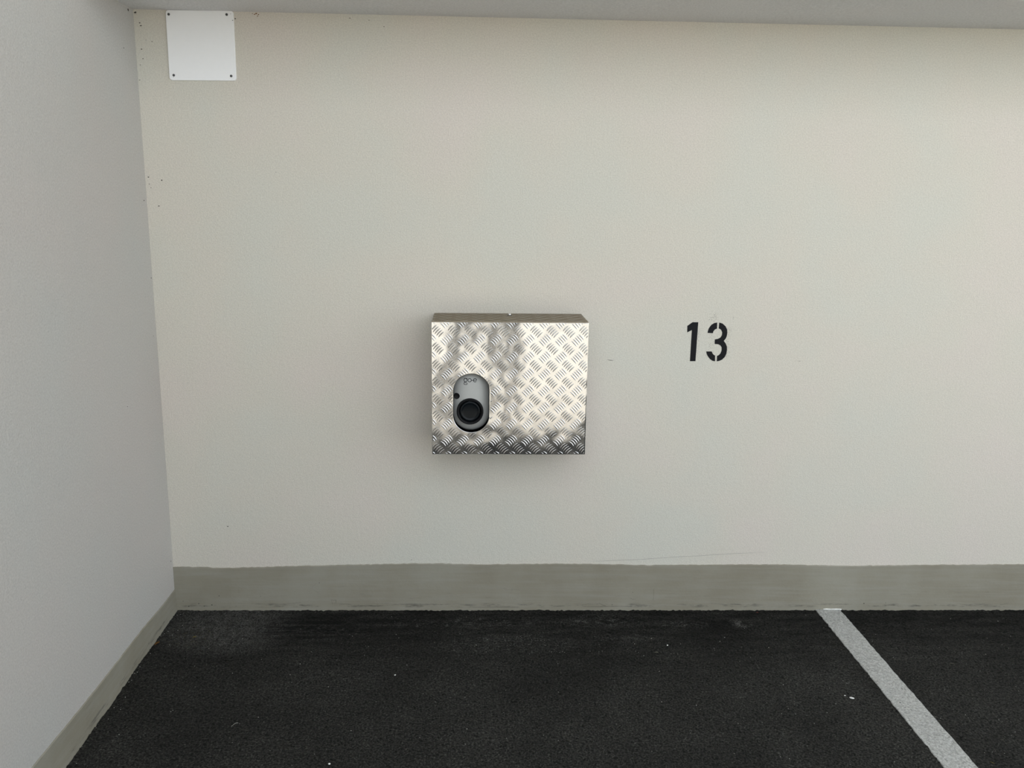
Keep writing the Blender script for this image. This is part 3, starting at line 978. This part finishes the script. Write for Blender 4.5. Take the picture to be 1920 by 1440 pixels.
for s_ in (-1, 1):
    bm = bmesh.new(); bmesh.ops.create_uvsphere(bm, u_segments=16, v_segments=12, radius=1)
    for v in bm.verts: v.co = (v.co.x * .008 + .003 * s_ * abs(v.co.z), v.co.y * .017, v.co.z * .030)
    o = from_bm('ear', bm, M_skin, head, True); o.location = (-.015 + .077 * s_, .015, 1.645)
bm = bmesh.new()
bmesh.ops.create_uvsphere(bm, u_segments=40, v_segments=28, radius=1)
bmesh.ops.delete(bm, geom=[v for v in bm.verts if v.co.z < -.25 or (v.co.y > .35 and v.co.z < .52 + .1 * math.sin(v.co.x * 9))], context='VERTS')
for v in bm.verts:
    nn = 1 + .02 * math.sin(v.co.x * 31 + v.co.z * 17) * math.cos(v.co.y * 27)
    v.co = (v.co.x * .084 * nn - .015, v.co.y * .105 * nn + .014, v.co.z * .125 * nn + 1.652)
bmesh.ops.solidify(bm, geom=list(bm.faces), thickness=.006)
from_bm('hair', bm, M_hair, head, True)
# phone held level in both hands (the camera looks out of it)
fw = Vector((0.04673497, 0.97411009, -0.22119081))
pc = Vector((1.15072, -3.07051, 1.62281)) - fw * .016 + Vector((.03, 0, -.01))
ph = bmesh.new(); box_bm(ph, -.074, .074, -.004, .004, -.036, .036)
bmesh.ops.bevel(ph, geom=list(ph.edges), offset=.003, segments=3, affect='EDGES')
phone = from_bm('phone', ph, M_blkpl, None, False)
phone.matrix_world = Matrix.Translation(pc) @ Matrix((r, fw, u)).transposed().to_4x4()
tag(phone, 'black mobile phone held level by the person facing the metal box', 'phone')
# hands: palm and five bent fingers closing on the ends of the phone
for s_, wx in ((-1, -.205), (1, -.035)):
    wr = Vector((wx, .30, 1.52))
    ce = pc - PB0
    def L3(a, b_, c_):   # along phone width, away from person, up
        q = ce + r * (s_ * a) + fw * b_ + u * c_
        return (q.x, q.y, q.z)
    pts_ = [(wr.x + (-.0065 if s_ < 0 else -.02) * 0, wr.y - .035, wr.z - .07, .026, .023), (wr.x, wr.y, wr.z, .026, .021)]
    k1 = L3(.105, -.035, -.045); k2 = L3(.100, -.012, -.012)
    pts_ += [k1 + (.030, .020), k2 + (.030, .017)]
    ed = [(0, 1), (1, 2), (2, 3)]
    with_skin('hand', pts_, ed, M_skin, per, 0, 2)
    for j, (zz, ln) in enumerate(((.022, .95), (.006, 1.05), (-.011, 1.0), (-.027, .8))):
        with_skin('finger', [L3(.098, -.012, zz - .004) + (.0095,), L3(.099, .014 * ln + .004, zz) + (.0088,), L3(.088, .0165, zz + .002) + (.0080,), L3(.088 - .022 * ln, .0135, zz + .003) + (.0068,)],
                  [(0, 1), (1, 2), (2, 3)], M_skin, per, 0, 1)
    with_skin('thumb', [L3(.100, -.030, -.030) + (.012,), L3(.088, -.024, -.014) + (.0105,), L3(.070, -.017, -.004) + (.0095,), L3(.052, -.0135, .003) + (.0080,)],
              [(0, 1), (1, 2), (2, 3)], M_skin, per, 0, 1)
